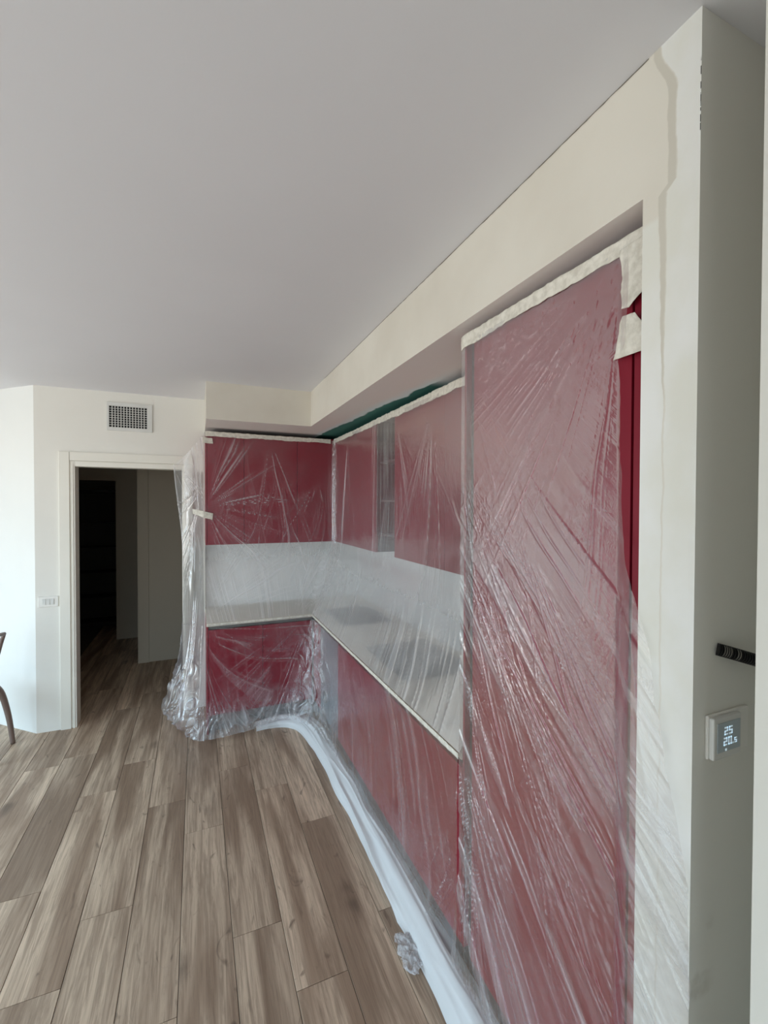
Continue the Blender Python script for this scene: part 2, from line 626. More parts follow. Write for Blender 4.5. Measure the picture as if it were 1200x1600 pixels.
# fine crack where ceiling meets bulkhead, its shade drawn as a thin dark ribbon
bm = bmesh.new()
pv = None
rr = random.Random(3)
for i in range(160):
    y = .64 + i * (2.5 / 159)
    wd = .0012 + .0022 * rr.random() * (1 if y < 2.0 else .5)
    a = bm.verts.new((XB - .0006, y, CZ - .0006))
    b = bm.verts.new((XB - .0006, y, CZ - wd - .001))
    if pv: bm.faces.new((pv[0], a, b, pv[1]))
    pv = (a, b)
link_bm('crack_strip', bm, simple('crack_shade_line', c(120, 114, 104), .9))['kind'] = 'structure'

# ------------------------------------------------------------------ air vent, switch
v = empty('air_vent', (-.5, YD, 2.49), 'white square-grid air vent grille above the doorway', 'vent')
vx0, vx1, vz0, vz1 = -.672, -.343, 2.392, 2.622
gx0, gx1, gz0, gz1 = -.655, -.382, 2.42, 2.592
bm = bmesh.new()
for q in ((vx0, vx1, vz0, gz0), (vx0, vx1, gz1, vz1), (vx0, gx0, gz0, gz1), (gx1, vx1, gz0, gz1)):
    bx(bm, q[0], q[1], YD - .012, YD, q[2], q[3])
link_bm('frame', bm, M['vent_metal'], v, .001)
box('duct_backing', M['vent_dark'], gx0, gx1, YD - .002, YD - .0005, gz0, gz1, v)
bm = bmesh.new()
for i in range(1, 13):
    x = gx0 + (gx1 - gx0) * i / 13
    bx(bm, x - .0028, x + .0028, YD - .011, YD - .004, gz0, gz1)
for i in range(1, 9):
    z = gz0 + (gz1 - gz0) * i / 9
    bx(bm, gx0, gx1, YD - .009, YD - .004, z - .0017, z + .0017)
link_bm('grille_bars', bm, M['vent_metal'], v)['kind'] = 'stuff'

s = empty('light_switch', (-1.07, YD, 1.03), 'white three-rocker light switch plate beside the doorway', 'light switch')
box('plate', M['white_plastic'], -1.14, -1.008, YD - .009, YD, .985, 1.068, s, .003)
for i in range(3):
    box('rocker', M['vent_metal'], -1.111 + i * .026, -1.088 + i * .026, YD - .0135, YD - .009, 1.004, 1.049, s, .0015)

# ------------------------------------------------------------------ cabinets
DT = 2.392          # top of doors, tall and wall units
UZ0 = H - .337      # underside of wall units
XU, YU = 1.172, 3.948
XT, YF = .907, 3.6786
BZ0, BZ1 = .145, .812


def cab(name, loc, label, body, doors, face, cat='cabinet', group=None, doormat='red_lacquer'):
    e = empty(name, loc, label, cat, group)
    box('body', M['carcass'], *body, parent=e)
    for d in doors:
        a0, a1, z0, z1 = d
        if face == 'x':
            fx = e['fx']if 'fx' in e else body[0]
            box('door', M[doormat], body[0] - .02, body[0] - .001, a0 + .0015, a1 - .0015, z0, z1, e, .0012)
        else:
            box('door', M[doormat], a0 + .0015, a1 - .0015, body[2] - .02, body[2] - .001, z0, z1, e, .0012)
    return e


GU = 'red wall cabinets under the soffit'
ux = XU + .02
uy = YU + .02
e = cab('wall_cabinet', (.22, YU, UZ0), 'narrow dark red wall cabinet at the left end of the back wall, beside the doorway',
        (XE + .012, .371, uy, YW2, UZ0, DT), [(XE + .012, .371, UZ0, DT)], 'y', group=GU)
box('end_panel', M['red_lacquer'], XE, XE + .011, YU, YW2, UZ0, DT, e, .001)
cab('wall_cabinet', (.6, YU, UZ0), 'wide dark red wall cabinet in the middle of the back wall',
    (.372, .826, uy, YW2, UZ0, DT), [(.371, .826, UZ0, DT)], 'y', group=GU)
cab('wall_cabinet', (1.0, YU, UZ0), 'dark red wall cabinet filling the inner corner of the back wall',
    (.827, XW, uy, YW2, UZ0, DT), [(.826, XU, UZ0, DT)], 'y', group=GU)
cab('wall_cabinet', (XU, 3.4, UZ0), 'red wall cabinet on the right-hand wall between the inner corner and the dark open unit',
    (ux, XW, 2.931, uy - .022, UZ0, DT), [(2.929, 3.53, UZ0, DT), (3.53, 3.944, UZ0, DT)], 'x', group=GU)
cab('wall_cabinet', (XU, 2.3, UZ0), 'red wall cabinet on the right-hand wall just past the dark open unit',
    (ux, XW, 1.976, 2.604, UZ0, DT), [(1.975, 2.604, UZ0, DT)], 'x', group=GU)
cab('wall_cabinet', (XU, 1.7, UZ0), 'red wall cabinet half hidden behind the edge of the tall unit',
    (ux, XW, 1.392, 1.974, UZ0, DT), [(1.392, 1.975, UZ0, DT)], 'x', group=GU)

# open dark unit between the wall cabinets
o1 = empty('open_shelf_unit', (1.3, 2.77, UZ0), 'narrow dark open shelf unit between the red wall cabinets', 'shelf unit')
box('side_panel', M['darkgap'], XU + .01, XW - .01, 2.915, 2.927, UZ0 + .12, DT, o1)
box('side_panel', M['darkgap'], XU + .01, XW - .01, 2.607, 2.619, UZ0 + .12, DT, o1)
box('back_panel', M['darkgap'], XW - .01, XW - .002, 2.607, 2.927, UZ0 + .12, DT, o1)
for z in (UZ0 + .12, UZ0 + .36, UZ0 + .63, DT - .014):
    box('shelf', M['gola'], XU + .03, XW - .01, 2.619, 2.915, z, z + .012, o1)

# worktop with sink cut-out
SX0, SX1, SY0, SY1 = 1.04, 1.42, 3.22, 3.78
WZ0, WZ1 = .842, .865
bm = bmesh.new()
for q in ((XE, XW, 3.78, YW2), (XE, SX0, YF - .004, 3.78), (SX1, XW, SY0, 3.78), (XT - .004, SX0, SY0, YF - .004), (XT - .004, XW, 1.392, SY0)):
    bx(bm, q[0], q[1], q[2], q[3], WZ0, WZ1)
tag(link_bm('worktop', bm, M['worktop']), 'L-shaped beige worktop running round the corner under the film', 'worktop')
sk = empty('sink', (1.23, 3.5, WZ1), 'black kitchen sink blurred behind film near the inner corner of the worktop', 'sink')
bm = bmesh.new()
bx(bm, SX0 - .015, SX1 + .015, SY0 - .015, SY0 + .012, WZ1 + .0005, WZ1 + .004)
bx(bm, SX0 - .015, SX1 + .015, SY1 - .012, SY1 + .015, WZ1 + .0005, WZ1 + .004)
bx(bm, SX0 - .015, SX0 + .012, SY0 + .012, SY1 - .012, WZ1 + .0005, WZ1 + .004)
bx(bm, SX1 - .012, SX1 + .015, SY0 + .012, SY1 - .012, WZ1 + .0005, WZ1 + .004)
link_bm('rim', bm, M['black_sink'], sk, .001)
bm = bmesh.new()
bx(bm, SX0 + .004, SX1 - .004, SY0 + .004, SY1 - .004, .70, .708)
for q in ((SX0 + .004, SX0 + .010, SY0 + .004, SY1 - .004), (SX1 - .010, SX1 - .004, SY0 + .004, SY1 - .004),
          (SX0 + .010, SX1 - .010, SY0 + .004, SY0 + .010), (SX0 + .010, SX1 - .010, SY1 - .010, SY1 - .004)):
    bx(bm, q[0], q[1], q[2], q[3], .708, WZ1 + .0004)
link_bm('bowl', bm, M['black_sink'], sk)
ck = empty('cooktop', (1.2, 2.38, WZ1), 'black glass cooktop seen blurred through film on the right-hand worktop', 'cooktop')
box('glass_plate', M['black_glass'], 1.0, 1.44, 2.08, 2.68, WZ1 + .0005, WZ1 + .007, ck, .002)
for (x, y, r) in ((1.12, 2.22, .075), (1.12, 2.54, .09), (1.33, 2.22, .09), (1.33, 2.54, .075)):
    bm = bmesh.new()
    n = 32
    a = [bm.verts.new((x + r * math.cos(t), y + r * math.sin(t), WZ1 + .0078)) for t in [2 * math.pi * i / n for i in range(n)]]
    b = [bm.verts.new((x + (r - .003) * math.cos(t), y + (r - .003) * math.sin(t), WZ1 + .0078)) for t in [2 * math.pi * i / n for i in range(n)]]
    for i in range(n):
        bm.faces.new((a[i], a[(i + 1) % n], b[(i + 1) % n], b[i]))
    link_bm('cooking_zone', bm, M['gola'], ck)

# base units
GB = 'red base cabinets under the worktop'
bxx = XT + .02
byy = YF + .02
e = cab('base_cabinet', (.28, YF, BZ0), 'red base cabinet at the left end of the back run, film bunched round its foot',
        (XE + .014, .489, byy, YW2 - .004, BZ0, BZ1 - .002), [(XE + .013, .488, BZ0, BZ1)], 'y', group=GB)
box('end_panel', M['red_lacquer'], XE, XE + .012, YF, YW2 - .004, .0, BZ1 + .028, e, .001)
cab('base_cabinet', (.7, YF, BZ0), 'red base cabinet of the back run next to the inner corner',
    (.490, .90, byy, YW2 - .004, BZ0, BZ1 - .002), [(.488, .893, BZ0, BZ1)], 'y', group=GB)
lab = ['red base cabinet of the right-hand run, touching the tall unit', 'red base cabinet in the middle of the right-hand run',
       'red base cabinet of the right-hand run, next to the grey front']
ys = [1.393, 1.925, 2.455, 2.975]
for i in range(3):
    cab('base_cabinet', (XT, (ys[i] + ys[i + 1]) / 2, BZ0), lab[i], (bxx, XW - .004, ys[i] + .001, ys[i + 1] - .001, BZ0, BZ1 - .002),
        [(ys[i], ys[i + 1], BZ0, BZ1)], 'x', group=GB)
cab('base_cabinet', (XT, 3.2, BZ0), 'narrow blue-grey fronted base unit near the inner corner, crumpled film before it',
    (bxx, SX0 - .02, 2.977, 3.439, BZ0, BZ1 - .002), [(2.976, 3.44, BZ0, BZ1)], 'x', doormat='grey_front')
cab('base_cabinet', (XT, 3.55, BZ0), 'red corner post where both base runs meet',
    (bxx, .97, 3.441, 3.675, BZ0, BZ1 - .002), [(3.441, 3.673, BZ0, BZ1)], 'x')
g = tag(prism('grip_channel', M['gola'], [(XE + .013, YF + .03), (XT + .03, YF + .03), (XT + .03, 1.393), (XT + .05, 1.393), (XT + .05, YF + .05), (XE + .013, YF + .05)],
              BZ1 - .0015, WZ0 - .0005), 'grey grip channel running under the worktop edge', 'trim')
tag(prism('plinth_board', M['plinth'], [(XE + .013, YF + .055), (XT + .055, YF + .055), (XT + .055, .66), (XT + .07, .66), (XT + .07, YF + .07), (XE + .013, YF + .07)],
          0, BZ0 - .001), 'grey plinth along the foot of the cabinets', 'plinth')

# tall unit
t = empty('tall_cabinet', (1.2, 1.0, 0), 'floor-to-soffit red tall cabinet wrapped in hazy plastic film', 'cabinet')
box('body', M['carcass'], XT + .06, XW - .004, .656, 1.376, BZ0, DT, t)
box('end_panel', M['red_lacquer'], XT, XW - .004, 1.378, 1.390, BZ0, DT, t, .001)
box('grip_profile', M['darkgap'], XT + .022, XT + .058, 1.333, 1.377, BZ0, DT, t)
box('door', M['red_lacquer'], XT, XT + .022, .7105, 1.331, BZ0, DT, t, .0012)
box('door', M['red_lacquer'], XT, XT + .022, .656, .7045, BZ0, DT, t, .0012)


# ------------------------------------------------------------------ noise for the films
def vn1(x, seed):
    x = np.asarray(x, float)
    i = np.floor(x).astype(np.int64)
    f = x - i
    f = f * f * (3 - 2 * f)
    r = np.random.RandomState(seed).rand(4096)
    return r[i % 4096] * (1 - f) + r[(i + 1) % 4096] * f


def vn2(x, y, seed):
    x = np.asarray(x, float)
    y = np.asarray(y, float)
    i = np.floor(x).astype(np.int64)
    j = np.floor(y).astype(np.int64)
    fx = x - i
    fy = y - j
    fx = fx * fx * (3 - 2 * fx)
    fy = fy * fy * (3 - 2 * fy)
    r = np.random.RandomState(seed).rand(65536)
    h = lambda a, b: r[(a * 7919 + b * 104729) % 65536]
    return (h(i, j) * (1 - fx) + h(i + 1, j) * fx) * (1 - fy) + (h(i, j + 1) * (1 - fx) + h(i + 1, j + 1) * fx) * fy


def fbm2(x, y, seed, o=3):
    s, a, t_ = 0, 1, 0
    for k in range(o):
        s = s + a * vn2(x * 2 ** k, y * 2 ** k, seed + k)
        t_ += a
        a *= .5
    return s / t_


def ridge(n, p):
    return (1 - np.abs(2 * n - 1)) ** p


def sst(x, a, b):
    t_ = np.clip((x - a) / (b - a), 0, 1)
    return t_ * t_ * (3 - 2 * t_)


def cr_interp(C, n, m):
    """Catmull-Rom resample of a control grid (r, c, 3) to (n, m, 3)"""
    def ax(A, n):
        k = A.shape[0]
        u = np.linspace(0, k - 1, n)
        i = np.clip(np.floor(u).astype(int), 0, k - 2)
        f = (u - i).reshape((-1,) + (1,) * (A.ndim - 1))
        p0 = A[np.clip(i - 1, 0, k - 1)]
        p1 = A[i]
        p2 = A[i + 1]
        p3 = A[np.clip(i + 2, 0, k - 1)]
        return .5 * (2 * p1 + (p2 - p0) * f + (2 * p0 - 5 * p1 + 4 * p2 - p3) * f ** 2 + (3 * p1 - p0 - 3 * p2 + p3) * f ** 3)
    A = ax(np.asarray(C, float), n)
    return np.swapaxes(ax(np.swapaxes(A, 0, 1), m), 0, 1)


def normals(P):
    du = np.gradient(P, axis=0)
    dv = np.gradient(P, axis=1)
    n = np.cross(du, dv)
    return n / (np.linalg.norm(n, axis=2, keepdims=True) + 1e-9)


def pins_field(A, B, pins):
    """folds fanning out of the points where the film is held: (a, b, angle lo, angle hi, freq, reach, gain, seed)"""
    h = np.zeros_like(A)
    for (a0, b0, lo, hi, fr, reach, gain, seed) in pins:
        da = A - a0
        db = B - b0
        r = np.hypot(da, db) + 1e-6
        an = np.degrees(np.arctan2(db, da))
        an = (an - lo + 180) % 360 - 180 + lo
        wd = sst(an, lo - 4, lo + 4) * (1 - sst(an, hi - 4, hi + 4))
        wob = (vn2(an / 9 + 50, r * 4, seed + 5) - .5) * 3
        q = an + wob
        n_ = np.maximum(ridge(vn1(q * fr * 1.6 + 100, seed), 11), ridge(vn1(q * fr * 4.1 + 300, seed + 1), 9) * .6)
        n_ = n_ * sst(vn2(q * fr * .7, r * 3, seed + 4), .25, .6)
        # each fold has its own length
        ln = vn1(q * fr * .9 + 700, seed + 2) * reach * 1.5 + reach * .35
        fade = sst(r, .03, .16) * (1 - sst(r, ln * .55, ln))
        h = np.maximum(h, n_ * wd * fade * gain)
    return h


def film_obj(name, P, disp, crease, flow, mat, label=None, haze=None, keep=None, cat='plastic film', parent=None):
    n, m, _ = P.shape
    Nn = normals(P)
    Q = P + Nn * disp[..., None]
    me = bpy.data.meshes.new(name)
    V = Q.reshape(-1, 3).astype(np.float32)
    idx = np.arange(n * m).reshape(n, m)
    F = np.stack([idx[:-1, :-1], idx[1:, :-1], idx[1:, 1:], idx[:-1, 1:]], -1).reshape(-1, 4)
    if keep is not None:
        kk = (keep[:-1, :-1] & keep[1:, :-1] & keep[1:, 1:] & keep[:-1, 1:]).reshape(-1)
        F = F[kk]
        used = np.unique(F)
        rem = -np.ones(n * m, int)
        rem[used] = np.arange(len(used))
        F = rem[F]
        V = V[used]
        crease = crease.reshape(-1)[used]
        flow = flow.reshape(-1, 2)[used]
        if haze is not None: haze = haze.reshape(-1)[used]
    me.vertices.add(len(V))
    me.vertices.foreach_set('co', V.reshape(-1))
    me.loops.add(F.size)
    me.loops.foreach_set('vertex_index', F.reshape(-1).astype(np.int32))
    me.polygons.add(len(F))
    me.polygons.foreach_set('loop_start', np.arange(0, F.size, 4, dtype=np.int32))
    me.polygons.foreach_set('loop_total', np.full(len(F), 4, dtype=np.int32))
    me.update(calc_edges=True)
    me.polygons.foreach_set('use_smooth', np.ones(len(F), bool))
    a = me.attributes.new('crease', 'FLOAT', 'POINT')
    a.data.foreach_set('value', crease.reshape(-1).astype(np.float32))
    if haze is not None:
        a = me.attributes.new('haze', 'FLOAT', 'POINT')
        a.data.foreach_set('value', haze.reshape(-1).astype(np.float32))
    uv = me.uv_layers.new(name='flow')
    uv.data.foreach_set('uv', flow.reshape(-1, 2)[F.reshape(-1)].reshape(-1).astype(np.float32))
    me.materials.append(mat)
    me.validate()
    o = bpy.data.objects.new(name, me)
    COL.objects.link(o)
    if label: tag(o, label, cat)
    if parent: o.parent = parent
    return o


# ------------------------------------------------------------------ film over the tall unit
n, m = 250, 620
s_ = np.linspace(0, 1, n)[:, None] * np.ones((1, m))
z_ = np.ones((n, 1)) * np.linspace(2.372, .05, m)[None, :]
zz = np.array([0, .6, .9, 1.08, 1.275, 1.515, 1.60, 1.68, 1.73, 1.92, 2.13, 2.15, 2.36, 2.4])
rr_ = np.array([.528, .528, .528, .534, .574, .617, .646, .69, .704, .722, .733, .692, .680, .680])
R = np.interp(z_, zz, rr_) + (fbm2(z_ * 14, z_ * 0, 31) - .5) * .02 * sst(z_, 1.1, 1.3)
Y = 1.391 + (R - 1.391) * s_
face = .897 - (.897 - .8505) * (1 - sst(Y, .653, .735))
out = (1 - sst(z_, .05, .5)) * .035 * sst(Y, .62, .75)
X = face - out
P = np.stack([X, Y, z_], -1)
A = 1.391 - Y
pins = [(.665, .585 + H, 190, 275, .33, 1.0, .6, 11),
        (.02, 2.33, -88, -50, .25, .5, .4, 12),
        (-.01, 1.93, -75, -38, .55, 1.45, .75, 13),
        (-.02, 1.62, -72, -32, .5, 1.4, .85, 14),
        (-.01, .90, -86, -38, .42, 1.1, 1.1, 15),
        (.02, 1.25, -80, -45, .4, .9, .8, 16),
        (.70, 1.62, 215, 262, .5, .9, .5, 17),
        (.30, 1.75, -78, -55, .4, 1.1, .7, 18)]
F_ = pins_field(A, z_, pins)
al = A * math.cos(.8) - z_ * math.sin(.8)          # long parallel folds, running down to the right
ac = A * math.sin(.8) + z_ * math.cos(.8)
par = ridge(vn1(ac * 26 + 40 + (vn2(A * 3, z_ * 3, 5) - .5) * 1.5, 21), 5) * sst(vn2(A * 3, z_ * 2, 22), .35, .7) * sst(2.1 - z_, 0, .6)
cr = np.maximum(F_, par * .55)
crum = ridge(fbm2(A * 26, z_ * 26, 41, 3), 3)
rg = sst(fbm2(A * 3.5, z_ * 3.5, 47, 2), .42, .62)
broad = fbm2(A * 5, z_ * 2.5, 48, 2)
disp = -(cr * (.003 + .003 * (1 - sst(z_, 1.7, 2.1))) + crum * rg * .002 + broad * .006)
# broad pleats catching milky bands
pleat = sst(ridge(vn1(ac * 9 + 10 + (vn2(A * 2, z_ * 2, 8) - .5), 23), 1), .62, .8) * sst(1.9 - z_, 0, .3) * sst(vn2(A * 2.2, z_ * 1.6, 52), .3, .6)
# a few gaps where the film clings and the red reads clean
gapm = sst(ridge(vn1(ac * 7 + 3.3, 29), 2), .75, .95) * sst(1.7 - z_, 0, .3)
lowm = sst(1.75 - z_ + A * .5, 0, .35)
wrp = (vn2(A * 2.5, z_ * 2.5, 54) - .5) * 1.2
n1 = vn1(ac * 17 + 5 + wrp, 55)
bands = sst(n1, .56, .60) * sst(vn2(ac * 7, al * 1.6, 56), .42, .5) * lowm
bands2 = sst(vn1(ac * 48 + wrp * 2, 57), .66, .72) * sst(vn2(ac * 16, al * 3, 58), .5, .58) * lowm
clean = (1 - sst(n1, .20, .26)) * sst(vn2(ac * 6, al * 1.8, 59), .5, .56) * lowm
disp = disp - bands * .003
crease = np.clip(bands * .42 + bands2 * .35 - clean * .4 + cr * .75 + pleat * .5 + rg * crum * .25 - gapm * .34 + .04 * sst(z_, 1.2, 2.0), -.34, 1.2)
flow = np.stack([ac, al], -1)
film_obj('plastic_film', P, disp, crease, flow, M['film_tall'], 'hazy clear plastic sheet taped over the red tall unit, folds running down to the right')

# ------------------------------------------------------------------ film over wall units and worktop
ns, nt_ = 760, 230


def path(pts, n):
    pts = np.array(pts, float)
    d = np.r_[0, np.cumsum(np.hypot(*np.diff(pts, axis=0).T))]
    t_ = np.linspace(0, d[-1], n)
    return np.stack([np.interp(t_, d, pts[:, 0]), np.interp(t_, d, pts[:, 1])], -1), d[-1]


# matching stations on the upper line and on the worktop edge
up = [(.062, 3.935), (.60, 3.935), (1.10, 3.935), (1.142, 3.925), (1.158, 3.86), (1.158, 2.98), (1.158, 2.92), (1.158, 2.60), (1.158, 1.395)]
lo = [(.062, 3.668), (.48, 3.668), (.86, 3.668), (.888, 3.66), (.896, 3.63), (.896, 2.86), (.896, 2.82), (.896, 2.52), (.896, 1.396)]
st = [0, .19, .362, .375, .388, .66, .68, .76, 1.0]
sv = np.linspace(0, 1, ns)
U = np.stack([np.interp(sv, st, [p[i] for p in up]) for i in (0, 1)], -1)
L = np.stack([np.interp(sv, st, [p[i] for p in lo]) for i in (0, 1)], -1)
tv = np.linspace(0, 1, nt_)
zt, zu, zw = 2.372, UZ0 - .004, .868
k_ = np.clip(tv / .55, 0, 1)
q_ = np.clip((tv - .55) / .45, 0, 1)
q_s = q_ ** 1.0
Zp = np.where(tv < .55, zt + (zu - zt) * k_, zu + (zw - zu) * q_)
sag = np.sin(q_ * math.pi) * .035
P = np.zeros((ns, nt_, 3))
for i in (0, 1):
    P[..., i] = U[:, i:i + 1] * (1 - q_s)[None] + L[:, i:i + 1] * q_s[None]
inw = np.array([[0, 1.0]]) * (sv < .36)[:, None] + np.array([[1.0, 0]]) * (sv >= .36)[:, None]
P[..., 0] += inw[:, 0:1] * sag[None]
P[..., 1] += inw[:, 1:2] * sag[None]
P[..., 2] = Zp[None]
su = np.r_[0, np.cumsum(np.hypot(*np.diff(U, axis=0).T))]
A = su[:, None] * np.ones((1, nt_))
sC = su[np.searchsorted(sv, .385)]
tl = np.r_[0, np.cumsum(np.where(tv[1:] < .55, (zt - zu) / (.55 * nt_), math.hypot(zu - zw, .26) / (.45 * nt_)))]
B = -np.ones((ns, 1)) * tl[None]
low = (tv > .55)[None] * np.ones((ns, 1))
gA = su[np.searchsorted(sv, .665)]
gB = su[np.searchsorted(sv, .765)]
pins = [(0.0, -.60, -30, 75, .2, .55, 1.3, 61), (0.0, -.60, -88, -20, .2, .5, 1.1, 62), (.52, -.02, -100, -62, .26, .9, .8, 161), (.95, -.35, 220, 285, .2, .6, 1.1, 162),
        (.30, -.02, -106, -74, .14, .75, .6, 63), (.62, -.30, -125, -70, .12, .5, .9, 64),
        (sC, -.01, -110, -60, .25, .9, .7, 65), (sC + .35, -.02, -115, -70, .2, .9, .8, 66),
        (sC - .02, -1.55, 60, 125, .30, .95, .8, 67), (sC - .25, -1.58, 30, 100, .3, .75, .8, 68),
        (gB + .02, -.03, -110, -50, .16, 1.0, .7, 69), (gB + .5, -.02, -125, -70, .13, 1.0, .75, 70),
        (gB + .9, -.85, 60, 130, .15, .8, .6, 71), (.0, -1.5, 10, 80, .3, .8, .8, 75)]
F_ = pins_field(A, B, pins)
# pleats gathered over the dark open unit
gm = sst(A, gA - .02, gA + .02) * (1 - sst(A, gB - .03, gB + .01))
spread = 1 + .25 * (B / -.95)
lowc = sst(tv, .50, .66)[None] * np.ones((ns, 1))
gat = ridge(vn1((A - (gA + gB) / 2) / spread * 55 + 200, 72), 2.5) * gm * (1 - .9 * lowc)
# corner gather
cm = np.exp(-((A - sC) / .05) ** 2) * (1 - lowc * .5)
cgat = ridge(fbm2(A * 40, B * 22, 73, 3), 3) * cm
# long slanting streaks over the worktop: up and towards the camera
sl = A + B * .12 - .23 * .14 * np.log1p(np.exp(-(B + 1.0) / .14))
zl = ridge(vn1(sl * 30 + (vn2(A * 4, B * 4, 3) - .5) * 1.2, 77), 11) * sst(vn2(sl * 8, B * 2.2, 78), .45, .75) * sst(-B, .95, 1.35)
zl2 = ridge(vn1(sl * 80 + 12, 79), 10) * sst(vn2(sl * 14, B * 4, 80), .5, .75) * sst(-B, .95, 1.35)
lowb = sst(tv, .50, .80)[None] * np.ones((ns, 1))
cr = np.maximum.reduce([F_, gat * .55, cgat * .5, zl * .8, zl2 * .5])
disp = (cr * .005 + cgat * .007 + fbm2(A * 4, B * 3, 81, 2) * .006)
kw = 12
Pk = np.concatenate([np.repeat(P[:, :1], kw, 1), P, np.repeat(P[:, -1:], kw, 1)], 1)
Ps = sum(Pk[:, i:i + nt_] for i in range(2 * kw + 1)) / (2 * kw + 1)
P[:, kw:-kw] = Ps[:, kw:-kw]
sgn = 1.0
crease = np.clip(cr * .95 + .10 * sst(A, sC - .02, sC + .05) + .05 * vn2(A * 3, B * 3, 4), 0, 1.2)
crease += .30 * lowb  # extra milk over the worktop, painting in the window-bright sheen
haze = lowb
flow = np.stack([sl, B], -1)
o = film_obj('plastic_film', P, -disp if normals(P)[10, 10, 1] > 0 else disp, crease, flow, M['film_upper'],
             'clear plastic sheet hanging from the red wall cabinets down to the worktop edge', haze=haze)

# ------------------------------------------------------------------ film over the base units
rows = [
    [(.045, 3.70, .86), (.060, 3.662, .858), (.36, 3.662, .855), (.66, 3.662, .855), (.86, 3.655, .853), (.890, 3.60, .852), (.892, 3.2, .852), (.892, 2.6, .852), (.892, 2.0, .852), (.892, 1.392, .852)],
    [(.035, 3.69, .62), (.050, 3.65, .62), (.36, 3.648, .62), (.64, 3.645, .62), (.80, 3.60, .62), (.865, 3.50, .62), (.885, 3.15, .60), (.888, 2.6, .6), (.888, 2.0, .6), (.890, 1.392, .6)],
    [(.02, 3.68, .38), (.040, 3.63, .38), (.36, 3.635, .38), (.62, 3.63, .38), (.76, 3.56, .38), (.84, 3.44, .38), (.878, 3.10, .36), (.884, 2.6, .36), (.884, 2.0, .36), (.888, 1.392, .36)],
    [(.0, 3.67, .17), (.025, 3.60, .16), (.36, 3.61, .17), (.60, 3.62, .17), (.74, 3.54, .17), (.82, 3.40, .16), (.868, 3.05, .16), (.880, 2.6, .16), (.880, 2.0, .16), (.885, 1.392, .16)],
    [(-.02, 3.67, .03), (.02, 3.575, .02), (.36, 3.57, .03), (.58, 3.60, .06), (.72, 3.54, .07), (.81, 3.38, .07), (.862, 3.0, .08), (.872, 2.6, .08), (.872, 2.0, .08), (.88, 1.392, .08)],
]
P = cr_interp(np.array(rows).swapaxes(0, 1), 760, 230)
dA = np.linalg.norm(np.diff(P, axis=0), axis=2)
A = np.concatenate([np.zeros((1, 230)), np.cumsum(dA, 0)])
B = P[..., 2]
sC = .90
pins = [(.10, .86, -88, -28, .16, .95, 1.0, 101), (.32, .87, -88, -50, .1, .6, .7, 102), (.85, .86, 200, 265, .14, .6, .9, 103),
        (.90, .86, 215, 262, .3, .45, .9, 104), (3.17, .86, 225, 268, .28, .8, 1.0, 105), (1.25, .86, -110, -70, .2, .7, .8, 106),
        (.08, .2, 0, 60, .2, .3, .6, 107)]
F_ = pins_field(A, B, pins)
wC = np.exp(-((A - 1.08) / .25) ** 2)
wB = sst(.35 - B, 0, .25) * (A < 1.0)
wx = (fbm2(A * 4, B * 4, 108, 2) - .5)
wy = (fbm2(A * 4, B * 4, 109, 2) - .5)
crum = ridge(fbm2(A * 8 + wx * 5, B * 8 + wy * 5, 111, 2), 3)
crum2 = ridge(fbm2(A * 20 + wx * 9, B * 16 + wy * 9, 113, 2), 5)
dq = (.87 - B) / (1.03 - np.exp(-3.2 * np.clip(A, 0, 3)))
arc = ridge(vn1(dq * 15 + 7 + wx * .8, 119), 7) * sst(A, .04, .12) * (1 - sst(A, .8, .98)) * sst(vn2(A * 4, dq * 12, 120), .3, .6)
arc2 = ridge(vn1(dq * 40 + 7 + wx, 121), 8) * sst(A, .04, .12) * (1 - sst(A, .8, .98)) * sst(vn2(A * 6, dq * 20, 122), .5, .75)
vert = ridge(vn1(A * 28 + (B - .5) * 4 + (vn2(A * 5, B * 4, 9) - .5) * 2, 115), 5) * sst(vn2(A * 6, B * 2, 116), .4, .75)
vf = ridge(vn1(A * 60 + B * 10, 117), 8) * sst(vn2(A * 14, B * 4, 118), .5, .75)
amt = np.clip(wC + wB, 0, 1)
rt = sst(A, 1.2, 1.5)
disp = F_ * .008 + arc * .012 + arc2 * .004 + amt * (crum * .024 + crum2 * .003) + vert * .004 * (.4 + .6 * rt) + crum2 * .0012 + fbm2(A * 3, B * 3, 120, 2) * .010
crease = np.clip(F_ * .8 + arc * .9 + arc2 * .5 + amt * (crum * .55 + crum2 * .45) + (vert * .8 + vf * .8) * (.35 + .65 * rt) + .10 * rt + wB * .25 - .08, -.2, 1.2)
flow = np.stack([A + B * .15, B], -1)
sg = 1 if normals(P)[300, 100, 0] < 0 or normals(P)[100, 100, 1] < 0 else -1
film_obj('plastic_film', P, disp * sg, crease, flow, M['film_base'], 'crumpled clear plastic sheet hanging from the worktop edge over the base cabinets')

